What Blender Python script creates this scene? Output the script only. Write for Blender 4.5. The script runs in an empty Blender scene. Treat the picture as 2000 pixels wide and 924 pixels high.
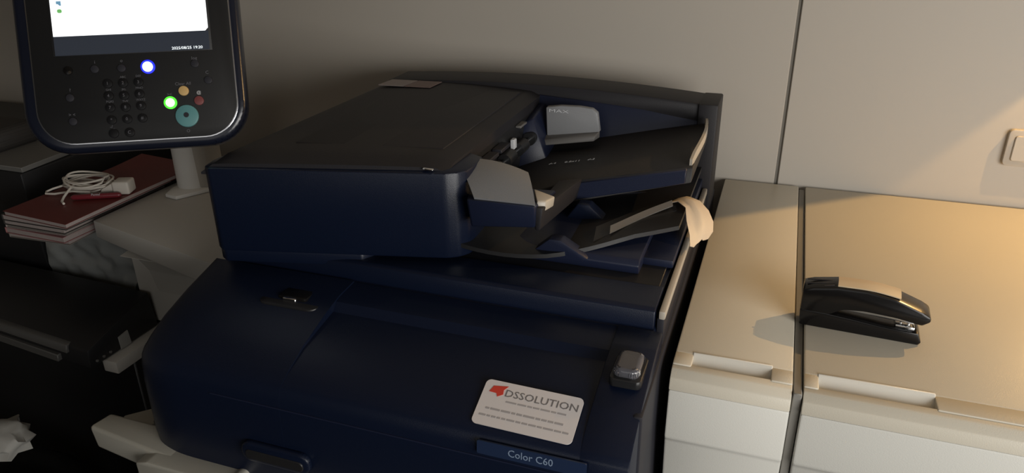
import bpy, bmesh, math, random
from mathutils import Vector, Matrix, noise
random.seed(7)
PI = math.pi
scene = bpy.context.scene
COL = scene.collection

# ------------------------------------------------------------------ camera
cam_data = bpy.data.cameras.new('camera')
cam_data.sensor_width = 36.0
cam_data.lens = 1472.3 / 2000.0 * 36.0
cam_data.clip_start = 0.02
cam = bpy.data.objects.new('camera', cam_data)
COL.objects.link(cam)
scene.camera = cam
YAW, PITCH, ROLL = math.radians(19.94), math.radians(24.32), math.radians(-0.784)
fwd = Vector((-math.sin(YAW)*math.cos(PITCH), math.cos(YAW)*math.cos(PITCH), -math.sin(PITCH)))
rt = Vector((math.cos(YAW), math.sin(YAW), 0))
up = rt.cross(fwd)
r2 = rt*math.cos(ROLL) + up*math.sin(ROLL)
u2 = -rt*math.sin(ROLL) + up*math.cos(ROLL)
m = Matrix((r2, u2, -fwd)).transposed().to_4x4()
m.translation = (0, 0, 1.48)
cam.matrix_world = m

# ------------------------------------------------------------------ world, lights, exposure
w = bpy.data.worlds.new('room_dim_light')
scene.world = w
w.use_nodes = True
w.node_tree.nodes['Background'].inputs[0].default_value = (1.0, 0.95, 0.88, 1)
w.node_tree.nodes['Background'].inputs[1].default_value = 0.02
vs = scene.view_settings
vs.view_transform = 'Standard'
vs.look = 'None'
vs.exposure = 0.0
vs.gamma = 1.0
vs.use_curve_mapping = False

def light(name, kind, loc, target, energy, color, size=0.1, size_y=None, **kw):
    d = bpy.data.lights.new(name, kind)
    d.energy = energy
    d.color = color
    if kind == 'AREA':
        d.shape = 'RECTANGLE'; d.size = size; d.size_y = size_y or size
    else:
        d.shadow_soft_size = size
    for k, v in kw.items(): setattr(d, k, v)
    o = bpy.data.objects.new(name, d)
    COL.objects.link(o)
    o.location = loc
    o.rotation_euler = (Vector(target)-Vector(loc)).to_track_quat('-Z', 'Y').to_euler()
    return o
# soft light from the room to the right of and behind the photographer
light('room_light', 'AREA', (1.25, -0.30, 1.30), (0.0, 1.0, 0.95), 31.5, (1.0, 0.975, 0.93), 1.4, 0.7)
# weaker light from the room straight behind the photographer
light('room_light_behind', 'AREA', (-0.25, -1.2, 1.55), (-0.5, 1.0, 0.9), 2.8, (1.0, 0.975, 0.93), 1.2, 0.8)
# bulb of the desk lamp that stands on the finisher just outside the frame
LAMP = Vector((0.58, 1.37, 1.50))
light('lamp_bulb', 'POINT', LAMP, (0, 0, 0), 13.5, (1.0, 0.60, 0.22), 0.002)

# ------------------------------------------------------------------ materials
def mat(name, col, rough=0.5, metal=0.0, bump=0.0, bscale=300, coat=0.0, emit=None, es=0.0,
        alpha=1.0, var=0.0, vscale=8.0, trans=0.0, spec=0.5):
    mt = bpy.data.materials.new(name)
    mt.use_nodes = True
    nt = mt.node_tree
    b = nt.nodes['Principled BSDF']
    b.inputs['Base Color'].default_value = (*col, 1)
    b.inputs['Roughness'].default_value = rough
    b.inputs['Metallic'].default_value = metal
    b.inputs['Coat Weight'].default_value = coat
    b.inputs['Alpha'].default_value = alpha
    b.inputs['Transmission Weight'].default_value = trans
    b.inputs['Specular IOR Level'].default_value = spec
    tc = nt.nodes.new('ShaderNodeTexCoord')
    if emit:
        b.inputs['Emission Color'].default_value = (*emit, 1)
        b.inputs['Emission Strength'].default_value = es
    if var > 0:
        n = nt.nodes.new('ShaderNodeTexNoise')
        n.inputs['Scale'].default_value = vscale
        n.inputs['Detail'].default_value = 5
        nt.links.new(tc.outputs['Object'], n.inputs['Vector'])
        r = nt.nodes.new('ShaderNodeMix'); r.data_type = 'RGBA'
        r.inputs[6].default_value = (*[c*(1-var) for c in col], 1)
        r.inputs[7].default_value = (*[min(1, c*(1+var)) for c in col], 1)
        nt.links.new(n.outputs['Fac'], r.inputs[0])
        nt.links.new(r.outputs[2], b.inputs['Base Color'])
    if bump > 0:
        n2 = nt.nodes.new('ShaderNodeTexNoise')
        n2.inputs['Scale'].default_value = bscale
        nt.links.new(tc.outputs['Object'], n2.inputs['Vector'])
        bp = nt.nodes.new('ShaderNodeBump')
        bp.inputs['Strength'].default_value = bump
        bp.inputs['Distance'].default_value = 0.001
        nt.links.new(n2.outputs['Fac'], bp.inputs['Height'])
        nt.links.new(bp.outputs['Normal'], b.inputs['Normal'])
    return mt

M = dict(
    wall=mat('wall_laminate', (0.44, 0.405, 0.355), 0.55, bump=0.12, bscale=60, var=0.03, vscale=3),
    gap=mat('dark_gap', (0.16, 0.15, 0.13), 0.9),
    floor=mat('floor_vinyl', (0.06, 0.055, 0.05), 0.6, var=0.3, vscale=5),
    blue=mat('navy_plastic', (0.0040, 0.0075, 0.0210), 0.34, bump=0.15, bscale=900, var=0.08, vscale=4, spec=0.35),
    blue2=mat('navy_plastic_light', (0.010, 0.014, 0.034), 0.38, bump=0.15, bscale=900, spec=0.4),
    lid=mat('charcoal_plastic', (0.016, 0.0152, 0.018), 0.55, bump=0.25, bscale=900, var=0.06, vscale=6, spec=0.35),
    lid2=mat('charcoal_tray_plastic', (0.026, 0.025, 0.0255), 0.55, bump=0.25, bscale=900, spec=0.35),
    black=mat('black_plastic', (0.012, 0.012, 0.013), 0.42),
    gloss=mat('glossy_black_plastic', (0.006, 0.0055, 0.0055), 0.22, spec=0.3),
    panel=mat('console_black', (0.013, 0.013, 0.0135), 0.42, bump=0.05, spec=0.25),
    rim=mat('console_navy_rim', (0.007, 0.009, 0.018), 0.25),
    silver=mat('silver_line', (0.75, 0.76, 0.8), 0.22, 1.0),
    chrome=mat('chrome', (0.8, 0.8, 0.8), 0.12, 1.0),
    grey=mat('guide_grey', (0.235, 0.24, 0.25), 0.5, bump=0.2, bscale=900),
    dgrey=mat('guide_dark_grey', (0.13, 0.125, 0.12), 0.5),
    cream=mat('cream_plastic', (0.60, 0.555, 0.46), 0.42, bump=0.15, bscale=800, var=0.02, vscale=5),
    white=mat('white_plastic', (0.66, 0.65, 0.60), 0.35, bump=0.15, bscale=800),
    seal=mat('grey_seal', (0.22, 0.21, 0.19), 0.6),
    tablew=mat('white_desk', (0.52, 0.50, 0.46), 0.5, bump=0.1),
    tray=mat('beige_tray_plastic', (0.36, 0.345, 0.30), 0.45, bump=0.1),
    postw=mat('white_post', (0.72, 0.71, 0.68), 0.4),
    sticker=mat('white_sticker', (0.62, 0.58, 0.57), 0.45),
    ink=mat('grey_ink', (0.16, 0.15, 0.15), 0.6),
    ink2=mat('pale_grey_ink', (0.34, 0.32, 0.32), 0.6),
    redink=mat('red_ink', (0.55, 0.05, 0.03), 0.5),
    plate=mat('blue_name_plate', (0.012, 0.023, 0.058), 0.35),
    platetx=mat('pale_blue_print', (0.20, 0.26, 0.36), 0.5),
    mark=mat('white_print', (0.55, 0.56, 0.58), 0.5),
    mark2=mat('faint_print', (0.11, 0.11, 0.125), 0.5),
    screen=mat('lit_screen', (0.8, 0.8, 0.8), 0.3, emit=(0.93, 0.97, 1.0), es=1.25),
    screend=mat('dark_screen_bar', (0.03, 0.035, 0.045), 0.25, emit=(0.55, 0.68, 1.0), es=0.018),
    screent=mat('lit_screen_text', (0.8, 0.8, 0.8), 0.3, emit=(0.85, 0.95, 1.0), es=1.0),
    iconb=mat('screen_icon_blue', (0.1, 0.2, 0.3), 0.3, emit=(0.10, 0.22, 0.32), es=1.0),
    icong=mat('screen_icon_green', (0.1, 0.3, 0.1), 0.3, emit=(0.12, 0.33, 0.10), es=1.0),
    ledb=mat('blue_lamp', (0.1, 0.1, 1), 0.3, emit=(0.35, 0.40, 1.0), es=4.0),
    ledbr=mat('blue_lamp_ring', (0.02, 0.02, 1), 0.3, emit=(0.01, 0.02, 1.0), es=2.0),
    ledg=mat('green_lamp', (0.1, 1, 0.1), 0.3, emit=(0.6, 1.0, 0.55), es=1.6),
    ledgr=mat('green_lamp_ring', (0.1, 1, 0.1), 0.3, emit=(0.07, 0.85, 0.01), es=1.0),
    teal=mat('teal_button', (0.09, 0.24, 0.25), 0.4),
    yellow=mat('yellow_button', (0.55, 0.37, 0.15), 0.4),
    red=mat('red_button', (0.17, 0.045, 0.045), 0.4),
    dbtn=mat('dark_button', (0.024, 0.024, 0.030), 0.45, spec=0.25),
    kbtn=mat('key_black', (0.008, 0.008, 0.009), 0.4, spec=0.2),
    redbook=mat('red_cover', (0.125, 0.017, 0.014), 0.5, var=0.12, vscale=20),
    paper=mat('paper_edges', (0.32, 0.27, 0.255), 0.8, bump=0.4, bscale=400, var=0.1, vscale=60),
    paperd=mat('grey_cover', (0.20, 0.18, 0.16), 0.7),
    blackcov=mat('black_cover', (0.03, 0.027, 0.025), 0.6),
    pinkcov=mat('pink_cover', (0.30, 0.13, 0.13), 0.6),
    penred=mat('dark_red_pen', (0.16, 0.018, 0.026), 0.3),
    cable=mat('white_cable', (0.62, 0.58, 0.52), 0.5),
    bag=mat('grey_clear_plastic', (0.24, 0.25, 0.245), 0.16, bump=0.3, bscale=40, var=0.08, vscale=14),
    bin=mat('black_bin_bag', (0.010, 0.010, 0.010), 0.2),
    crump=mat('crumpled_paper', (0.30, 0.295, 0.275), 0.8, bump=0.3, bscale=60),
    strap=mat('beige_strap', (0.60, 0.50, 0.38), 0.5, bump=0.3, bscale=80),
    stopper=mat('beige_stopper', (0.42, 0.38, 0.32), 0.4),
    smoke=mat('smoky_clear_plastic', (0.20, 0.20, 0.23), 0.12, trans=0.6),
    labelbr=mat('brown_label', (0.16, 0.11, 0.10), 0.5, var=0.2, vscale=80),
    labelp=mat('pale_label', (0.26, 0.22, 0.21), 0.5),
    beige=mat('beige_reflection', (0.62, 0.50, 0.34), 0.35),
    greystrip=mat('grey_bar', (0.07, 0.068, 0.065), 0.5),
    folder=mat('grey_folder', (0.15, 0.147, 0.138), 0.55),
    steel=mat('steel', (0.55, 0.56, 0.58), 0.22, 1.0),
)

# ------------------------------------------------------------------ mesh helpers
class MB:
    def __init__(self): self.bm = bmesh.new()
    def _merge(self, b, mx=None):
        if mx is not None: bmesh.ops.transform(b, matrix=mx, verts=b.verts)
        me = bpy.data.meshes.new('tmp'); b.to_mesh(me); b.free()
        self.bm.from_mesh(me); bpy.data.meshes.remove(me)
        return self
    def hexa(self, pts, bev=0.0, seg=2):
        """8 points: bottom 4 then top 4, both counter-clockwise from above"""
        b = bmesh.new()
        v = [b.verts.new(p) for p in pts]
        for f in ((3,2,1,0),(4,5,6,7),(0,1,5,4),(1,2,6,5),(2,3,7,6),(3,0,4,7)):
            b.faces.new([v[i] for i in f])
        if bev: bmesh.ops.bevel(b, geom=b.edges[:], offset=bev, segments=seg, affect='EDGES', profile=0.5)
        return self._merge(b)
    def box(self, x0, x1, y0, y1, z0, z1, bev=0.0, seg=2, mx=None):
        b = bmesh.new()
        v = [b.verts.new(p) for p in ((x0,y0,z0),(x1,y0,z0),(x1,y1,z0),(x0,y1,z0),(x0,y0,z1),(x1,y0,z1),(x1,y1,z1),(x0,y1,z1))]
        for f in ((3,2,1,0),(4,5,6,7),(0,1,5,4),(1,2,6,5),(2,3,7,6),(3,0,4,7)):
            b.faces.new([v[i] for i in f])
        if bev: bmesh.ops.bevel(b, geom=b.edges[:], offset=bev, segments=seg, affect='EDGES', profile=0.5)
        return self._merge(b, mx)
    def prism(self, poly, a0, a1, axis='x', bev=0.0, seg=2, mx=None):
        """poly in the two other axes (in order), extruded along axis"""
        b = bmesh.new()
        def P(u, v, a):
            return {'x': (a,u,v), 'y': (u,a,v), 'z': (u,v,a)}[axis]
        A = [b.verts.new(P(u,v,a0)) for u,v in poly]
        B = [b.verts.new(P(u,v,a1)) for u,v in poly]
        n = len(poly)
        b.faces.new(A); b.faces.new(B[::-1])
        for i in range(n): b.faces.new((A[i], B[i], B[(i+1)%n], A[(i+1)%n]))
        bmesh.ops.recalc_face_normals(b, faces=b.faces[:])
        if bev: bmesh.ops.bevel(b, geom=b.edges[:], offset=bev, segments=seg, affect='EDGES', profile=0.5)
        return self._merge(b, mx)
    def cyl(self, c, r, h, r2=None, seg=32, mx=None, bev=0.0):
        """along +z from c"""
        b = bmesh.new()
        bmesh.ops.create_cone(b, cap_ends=True, segments=seg, radius1=r, radius2=r if r2 is None else r2, depth=h,
                              matrix=Matrix.Translation((c[0], c[1], c[2]+h/2)))
        if bev:
            e = [e for e in b.edges if len([f for f in e.link_faces if len(f.verts) > 4]) == 1]
            bmesh.ops.bevel(b, geom=e, offset=bev, segments=2, affect='EDGES', profile=0.5)
        return self._merge(b, mx)
    def tube(self, pts, r, seg=8, closed=False):
        pts = [Vector(p) for p in pts]
        b = bmesh.new(); rings = []
        n = len(pts)
        for i, p in enumerate(pts):
            t = (pts[min(i+1,n-1)] - pts[max(i-1,0)]).normalized()
            a = t.cross(Vector((0,0,1)))
            if a.length < 1e-3: a = t.cross(Vector((0,1,0)))
            a.normalize(); c = t.cross(a)
            rr = r[i] if isinstance(r, (list, tuple)) else r
            rings.append([b.verts.new(p + (a*math.cos(2*PI*k/seg) + c*math.sin(2*PI*k/seg))*rr) for k in range(seg)])
        for i in range(n-1):
            for k in range(seg):
                b.faces.new((rings[i][k], rings[i][(k+1)%seg], rings[i+1][(k+1)%seg], rings[i+1][k]))
        b.faces.new(rings[0][::-1]); b.faces.new(rings[-1])
        bmesh.ops.recalc_face_normals(b, faces=b.faces[:])
        return self._merge(b)
    def strip(self, rows, thick=0.001):
        """rows of points -> solid sheet"""
        b = bmesh.new()
        R = [[b.verts.new(p) for p in row] for row in rows]
        for i in range(len(R)-1):
            for j in range(len(R[0])-1):
                b.faces.new((R[i][j], R[i][j+1], R[i+1][j+1], R[i+1][j]))
        bmesh.ops.recalc_face_normals(b, faces=b.faces[:])
        bmesh.ops.solidify(b, geom=b.faces[:], thickness=thick)
        return self._merge(b)
    def add(self, bm): return self._merge(bm)

def link(o, parent=None):
    COL.objects.link(o)
    if parent is not None:
        o.parent = parent
        o.matrix_parent_inverse = Matrix.Identity(4)
    return o
def wloc(o):
    mx = o.matrix_basis.copy()
    while o.parent is not None:
        o = o.parent; mx = o.matrix_basis @ mx
    return mx
def obj(name, mb, mt, parent=None, smooth=40, local=False, props=None):
    """one mesh object; geometry is given in world coordinates unless local"""
    me = bpy.data.meshes.new(name)
    bm = mb.bm
    if parent is not None and not local:
        bmesh.ops.transform(bm, matrix=wloc(parent).inverted(), verts=bm.verts)
    bm.to_mesh(me); bm.free()
    me.materials.append(mt)
    if smooth:
        for p in me.polygons: p.use_smooth = True
        me.set_sharp_from_angle(angle=math.radians(smooth))
    o = bpy.data.objects.new(name, me)
    link(o, parent)
    for k, v in (props or {}).items(): o[k] = v
    return o
def thing(name, label, cat, loc=(0,0,0), mx=None, group=None):
    o = bpy.data.objects.new(name, None)
    o.empty_display_size = 0.05
    COL.objects.link(o)
    if mx is not None: o.matrix_world = mx; o.matrix_basis = mx
    else: o.location = loc
    o['label'] = label; o['category'] = cat
    if group: o['group'] = group
    return o
def tag(o, label, cat, group=None, kind=None):
    o['label'] = label; o['category'] = cat
    if group: o['group'] = group
    if kind: o['kind'] = kind
    return o
def struct(name, mb, mt, parent=None, top=True):
    o = obj(name, mb, mt, parent)
    if top: o['kind'] = 'structure'
    return o
def text(name, body, size, mt, parent, mx, depth=0.0003, width=None, align='CENTER'):
    """flat print lying in the x/y plane of mx (parent space)"""
    cu = bpy.data.curves.new('txt', 'FONT')
    cu.body = body; cu.size = size; cu.align_x = align; cu.align_y = 'CENTER'
    cu.extrude = depth; cu.resolution_u = 2
    tmp = bpy.data.objects.new('tmp_text', cu)
    COL.objects.link(tmp)
    bpy.context.view_layer.update()
    me = bpy.data.meshes.new_from_object(tmp.evaluated_get(bpy.context.evaluated_depsgraph_get()))
    bpy.data.objects.remove(tmp)
    if width:
        xs = [v.co.x for v in me.vertices]; w0 = max(xs)-min(xs); cx = (max(xs)+min(xs))/2
        for v in me.vertices: v.co.x = (v.co.x-cx)*width/w0
    me.transform(mx)
    me.materials.clear(); me.materials.append(mt)
    o = bpy.data.objects.new(name, me)
    link(o, parent)
    return o
def frame(o, x, y):
    """matrix with origin o, x axis and (approximate) y axis"""
    x = Vector(x).normalized(); y = Vector(y); z = x.cross(y).normalized(); y = z.cross(x)
    mx = Matrix((x, y, z)).transposed().to_4x4(); mx.translation = o
    return mx
def rrect(w, h, r, n=6, cx=0, cy=0):
    pts = []
    for qx, qy, a0 in ((1,1,0),(-1,1,90),(-1,-1,180),(1,-1,270)):
        for k in range(n+1):
            a = math.radians(a0 + 90*k/n)
            pts.append((cx+qx*(w/2-r)+r*math.cos(a), cy+qy*(h/2-r)+r*math.sin(a)))
    return pts

# ------------------------------------------------------------------ room
WY = 1.458
struct('floor', MB().box(-3.5, 3.0, -2.5, WY+0.1, -0.05, 0.0), M['floor'])
wall = struct('wall_back', MB().box(-3.5, 3.0, WY+0.004, WY+0.10, 0, 2.8), M['gap'])
for x0, x1 in ((-2.742, -1.370), (-1.365, 0.0105), (0.0165, 1.39), (1.396, 2.77)):
    struct('wall_panel', MB().box(x0, x1, WY, WY+0.018, 0.0, 2.75, 0.0015, 1), M['wall'], wall, False)
struct('wall_left', MB().box(-3.5, -3.4, -2.5, WY+0.014, 0, 2.8), M['wall'])
struct('wall_right', MB().box(2.9, 3.0, -2.5, WY+0.014, 0, 2.8), M['wall'])
struct('ceiling', MB().box(-3.4, 2.9, -2.5, WY+0.014, 2.8, 2.85), M['wall'])

# light switch on the wall, at the right edge of the picture
sw = thing('light_switch', 'square cream light switch on the back wall above the right cabinet', 'switch', (0.418, WY, 1.075))
obj('switch_frame', MB().prism(rrect(0.084, 0.064, 0.008, 4, 0.418, 1.0765), WY-0.009, WY+0.001, 'y', 0.0015, 2), M['wall'], sw)
obj('rocker', MB().prism(rrect(0.064, 0.044, 0.004, 3, 0.418, 1.0765), WY-0.012, WY-0.008, 'y', 0.001, 1), M['wall'], sw)

# ------------------------------------------------------------------ finisher cabinets (right)
FZ = 0.970
def cabinet(name, label, x0, x1, nx0, nx1):
    t = thing(name, label, 'cabinet', ((x0+x1)/2, 1.1, 0))
    # body with an inclined lower front
    body = MB().prism([(0.757,0.944),(0.754,0.876),(0.7575,0.871),(0.800,0.60),(0.800,0.02),(1.43,0.02),(1.43,0.944)], x0, x1, 'x', 0.003, 2)
    obj('body', body, M['white'], t)
    tc = MB()
    tc.box(x0, x1, 0.803, 1.449, 0.944, FZ, 0.0025, 2)
    tc.box(x0, nx0, 0.7775, 0.806, 0.944, FZ-0.0008, 0.002, 2)
    tc.box(nx1, x1, 0.7775, 0.806, 0.944, FZ-0.0008, 0.002, 2)
    obj('top_cover', tc, M['cream'], t)
    obj('front_edge', MB().prism([(0.781,0.944),(0.781,FZ-0.002),(0.771,FZ-0.004),(0.761,FZ-0.012),(0.7565,0.944)], x0, x1, 'x', 0.0015, 2), M['cream'], t)
    obj('grip_recess', MB().prism([(0.779,0.943),(0.779,0.954),(0.784,0.955),(0.8030,0.9700),(0.8055,0.9715),(0.808,0.9700),(0.808,0.943)], nx0-0.001, nx1+0.001, 'x', 0.0008, 1), M['white'], t)
    for sx in (x0+0.03, x1-0.03):
        for sy in (0.83, 1.38):
            obj('foot', MB().cyl((sx, sy, 0), 0.02, 0.022), M['black'], t)
    return t
c1 = cabinet('transport_cabinet', 'narrow cream cabinet directly right of the navy copier', -0.080, 0.0560, -0.058, 0.032)
c2 = cabinet('finisher_cabinet', 'wide cream cabinet under the stapler, right of the narrow one', 0.0680, 0.95, 0.084, 0.204)
sl = tag(obj('joint_strip', MB().box(0.0572, 0.0668, 0.765, 1.445, 0.02, FZ-0.005, 0.001, 1), M['seal']),
         'dark grey joint strip between the two cream cabinets', 'strip')

# ------------------------------------------------------------------ lamp outside the frame on the right (only its light is seen)
lamp = thing('desk_lamp', 'desk lamp on the cream cabinet lighting its top', 'lamp', (0.76, 1.36, FZ))
obj('base', MB().cyl((0.76, 1.36, FZ+0.0005), 0.07, 0.015, bev=0.003), M['black'], lamp)
obj('pole', MB().tube([(0.76,1.36,FZ+0.012),(0.76,1.36,1.56),(0.74,1.36,1.60),(0.70,1.37,1.615),(0.60,1.37,1.615)], 0.008), M['black'], lamp)
dS = Vector((1.0, 0.775, 0.0)).normalized()             # direction of the blocking plate's straight edge
nS = Vector((-dS.y, dS.x, 0))                           # horizontal, towards the wall
C0 = Vector((0.20, 1.452, FZ))                          # a point on the shadow edge
k = 0.16
E0 = LAMP + (C0-LAMP)*k                                 # the edge's near point on the lamp-to-shadow plane
e = [E0 + dS*s for s in (-0.09, 0.12)]
up3 = Vector((0,0,0.12))
sh = MB().hexa([e[0], e[1], e[1]+nS*0.003, e[0]+nS*0.003, e[0]+up3-nS*0.015, e[1]+up3-nS*0.015, e[1]+up3-nS*0.012, e[0]+up3-nS*0.012])
obj('shadow_plate', sh, M['black'], lamp)  # unseen plate added to block the bulb along the shadow edge

# ------------------------------------------------------------------ photocopier
cp = thing('photocopier', 'large navy blue photocopier with charcoal document feeder on top', 'photocopier', (-0.41, 1.0, 0))
XL, XR = -0.742, -0.094
obj('body', MB().box(XL+0.02, XR-0.006, 0.64, 1.40, 0.06, 0.93, 0.01, 2), M['blue'], cp)
# upper body shell under the scanner
obj('neck', MB().box(XL+0.015, XR-0.012, 0.79, 1.36, 0.90, 0.999, 0.006, 2), M['blue'], cp)
prof = [(0.79,0.999),(0.752,0.9965),(0.742,0.994),(0.733,0.9835),(0.700,0.978),(0.66,0.970),(0.628,0.958),(0.612,0.950),(0.606,0.944),(0.602,0.932),
        (0.599,0.905),(0.598,0.83),(0.612,0.70),(0.63,0.55),(0.70,0.55),(0.79,0.90)]
prof2 = [(0.79,1.001),(0.752,0.9985),(0.715,0.990),(0.66,0.9735),(0.628,0.9595),(0.612,0.9505),(0.6057,0.944),(0.6017,0.932),
         (0.5988,0.905),(0.5978,0.83),(0.6118,0.70),(0.63,0.55),(0.70,0.55),(0.79,0.90)]
fc = MB().prism(prof, -0.5185, -0.135, 'x')
fc.prism(prof2, -0.150, XR-0.002, 'x', 0.002, 2)
# left end: rounded in several slices
n = 10
rowsL = []
b = bmesh.new()
xs = [-0.518] + [-0.67 - 0.078*math.sin(PI/2*i/n) for i in range(n+1)]
cy, cz = 0.80, 0.85
rings = []
for i, x in enumerate(xs):
    t_ = 0 if i == 0 else (1-math.cos(PI/2*(i-1)/n))
    s = 1 - 0.13*t_
    ring = []
    for (y, z) in prof2:
        if z > 0.94 or y < 0.65:
            yy = cy + (y-cy)*s if y < 0.78 else y
            zz = z - 0.006*t_ if y < .78 else z
        else: yy, zz = y, z
        ring.append(b.verts.new((x, yy, zz)))
    rings.append(ring)
for i in range(len(rings)-1):
    m_ = len(prof2)
    for j in range(m_): b.faces.new((rings[i][j], rings[i][(j+1)%m_], rings[i+1][(j+1)%m_], rings[i+1][j]))
b.faces.new(rings[0]); b.faces.new(rings[-1][::-1])
bmesh.ops.recalc_face_normals(b, faces=b.faces[:])
fc.add(b)
front = obj('front_cover', fc, M['blue'], cp, smooth=35)
obj('door_seam', MB().box(-0.62, XR-0.004, 0.5995, 0.604, 0.9210, 0.9228), M['blue2'], cp)  # seam in lighter navy, standing in for the edge's reflection
# scanner bed with rim
obj('scanner_bed', MB().prism([(0.795,0.998),(0.800,1.021),(0.806,1.024),(0.862,1.024),(0.868,1.018),(1.33,1.018),(1.33,0.998)], XL+0.005, XR-0.014, 'x', 0.0015, 2), M['blue'], cp)
obj('glass_surround', MB().box(-0.64, XR-0.02, 0.866, 1.30, 1.016, 1.0205, 0.001, 1), M['black'], cp)
obj('side_rail', MB().box(XR-0.010, XR-0.002, 0.802, 1.245, 1.010, 1.0215, 0.002, 2), M['stopper'], cp)
obj('rail_base', MB().box(XR-0.012, XR-0.003, 0.804, 1.245, 0.972, 1.011, 0.002, 2), M['dbtn'], cp)
obj('side_panel', MB().box(XR-0.010, XR+0.001, 0.655, 1.38, 0.30, 0.974, 0.003, 2), M['dbtn'], cp)
# latch recess (left) and switch (right) on the front cover
obj('latch_pocket', MB().prism(rrect(0.090, 0.058, 0.012, 4, -0.578, 0.742), 0.978, 0.9925, 'z', 0.002, 2), M['black'], cp)
lt = obj('latch', MB().box(-0.600, -0.555, 0.728, 0.756, 0.985, 0.998, 0.004, 2), M['gloss'], cp)
obj('latch_highlight', MB().box(-0.590, -0.570, 0.7255, 0.7295, 0.990, 0.9965, 0.001, 1), M['chrome'], lt)  # chrome strip stands in for the highlight at the latch
obj('switch_pocket', MB().prism(rrect(0.036, 0.054, 0.006, 4, -0.1205, 0.712), 0.985, 0.9955, 'z', 0.001, 1), M['black'], cp)
swc = obj('switch_cover', MB().prism(rrect(0.029, 0.044, 0.008, 5, -0.1205, 0.712), 0.993, 1.006, 'z', 0.005, 3), M['smoke'], cp)
obj('rocker', MB().box(-0.129, -0.112, 0.697, 0.727, 0.990, 0.999, 0.002, 2), M['dgrey'], swc)
# door handle at the lower left of the front
hd = obj('door_handle', MB().prism(rrect(0.100, 0.030, 0.013, 5, -0.530, 0.851), 0.590, 0.600, 'y', 0.004, 3), M['blue'], cp)
obj('handle_slot', MB().prism(rrect(0.084, 0.014, 0.006, 5, -0.530, 0.849), 0.5885, 0.592, 'y', 0.001, 1), M['black'], hd)

# supplier sticker on the sloping front
T0, T1 = Vector((-0.282, 0.668, 0.9745)), Vector((-0.157, 0.667, 0.9745))
sx = (T1-T0).normalized()
ydir = Vector((0, 0.052, 0.0225)).normalized()
Smx = frame(Vector((-0.2165, 0.6395, 0.9645)), (1,-0.02,0), ydir)
def flat(parent_mx, poly, z0, z1): return MB().prism(poly, z0, z1, 'z', mx=parent_mx)
stk = obj('sticker', flat(Smx, rrect(0.115, 0.057, 0.006, 5), 0.0, 0.0012), M['sticker'], cp, props={'label': 'white supplier sticker with red logo'})
inv = wloc(stk).inverted()
def st_text(body, x, y, size, mt, width=None, align='CENTER', name='lettering'):
    return text(name, body, size, mt, stk, inv @ Smx @ Matrix.Translation((x, y, 0.0014)), 0.0001, width, align)
st_text('DSSOLUTION', 0.0115, 0.0145, 0.0125, M['ink'], 0.084)
# the three lines of small print are unreadable in the photograph: rows of word-long grey dashes
for x0, x1, y, h in ((-0.027, 0.043, 0.0045, 0.0020), (-0.047, 0.043, -0.0075, 0.0024), (-0.0515, 0.0515, -0.0165, 0.0022)):
    pr = MB(); x = x0; rw = random.Random(int(x0*1e5))
    while x < x1:
        wl = min(rw.uniform(0.004, 0.013), x1-x)
        pr.prism([(x,y-h/2),(x+wl,y-h/2),(x+wl,y+h/2),(x,y+h/2)], 0.0012, 0.0014, 'z', mx=Smx)
        x += wl + 0.0014
    obj('small_print', pr, M['ink2'], stk)
obj('logo', flat(Smx, [(-0.050,0.013),(-0.047,0.021),(-0.030,0.0235),(-0.034,0.018),(-0.033,0.0125),(-0.039,0.0085),(-0.041,0.0125)], 0.001, 0.0016), M['redink'], stk, props={'label': 'red logo mark'})
# name plate
Pmx = frame(Vector((-0.200, 0.5995, 0.9365)), (1,0,0), (0,0.10,1))
pl = obj('name_plate', flat(Pmx, rrect(0.122, 0.0165, 0.002, 3), -0.001, 0.0012), M['plate'], cp, props={'label': 'pale blue model plate'})
text('lettering', 'Color C60', 0.0125, M['platetx'], pl, wloc(pl).inverted() @ Pmx @ Matrix.Translation((0.0, 0.0, 0.0014)), 0.0001, 0.050)

# white bypass tray unit at lower left
by = obj('bypass_tray', MB()
    .hexa([(-0.838,0.594,0.782),(-0.44,0.570,0.745),(-0.44,0.66,0.745),(-0.838,0.64,0.782),(-0.852,0.600,0.812),(-0.70,0.588,0.806),(-0.70,0.640,0.806),(-0.846,0.634,0.812)], 0.005, 3)
    .prism([(-0.74,0.60),(-0.745,0.800),(-0.725,0.806),(-0.60,0.806),(-0.594,0.810),(-0.585,0.810),(-0.582,0.803),(-0.30,0.803),(-0.30,0.60)], 0.572, 0.625, 'y', 0.003, 2), M['tray'], cp)
obj('tray_arm', MB().hexa([(-0.80,0.66,0.775),(-0.70,0.66,0.775),(-0.70,0.685,0.775),(-0.80,0.685,0.775),(-0.80,0.66,0.79),(-0.70,0.66,0.79),(-0.70,0.685,0.79),(-0.80,0.685,0.79)],0.002), M['dgrey'], by)
obj('tray_wing', MB().hexa([(-0.86,0.64,0.755),(-0.70,0.80,0.755),(-0.70,0.86,0.755),(-0.88,0.68,0.755),(-0.86,0.64,0.765),(-0.70,0.80,0.765),(-0.70,0.86,0.765),(-0.88,0.68,0.765)],0.002), M['tray'], by)
obj('lower_drawer', MB().box(-0.80, XR-0.02, 0.585, 0.70, 0.25, 0.735, 0.008, 2), M['tray'], cp)
# black catch at the left of the feeder
obj('side_catch', MB().prism([(-0.775,0.985),(-0.78,1.02),(-0.765,1.02),(-0.75,0.999),(-0.735,0.999),(-0.735,0.992),(-0.750,0.990),(-0.765,0.972)], 0.90, 0.915, 'y', 0.001, 1), M['black'], cp)

# ---- document feeder: a part of the copier, with its own sub-parts
hs = MB()
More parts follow.
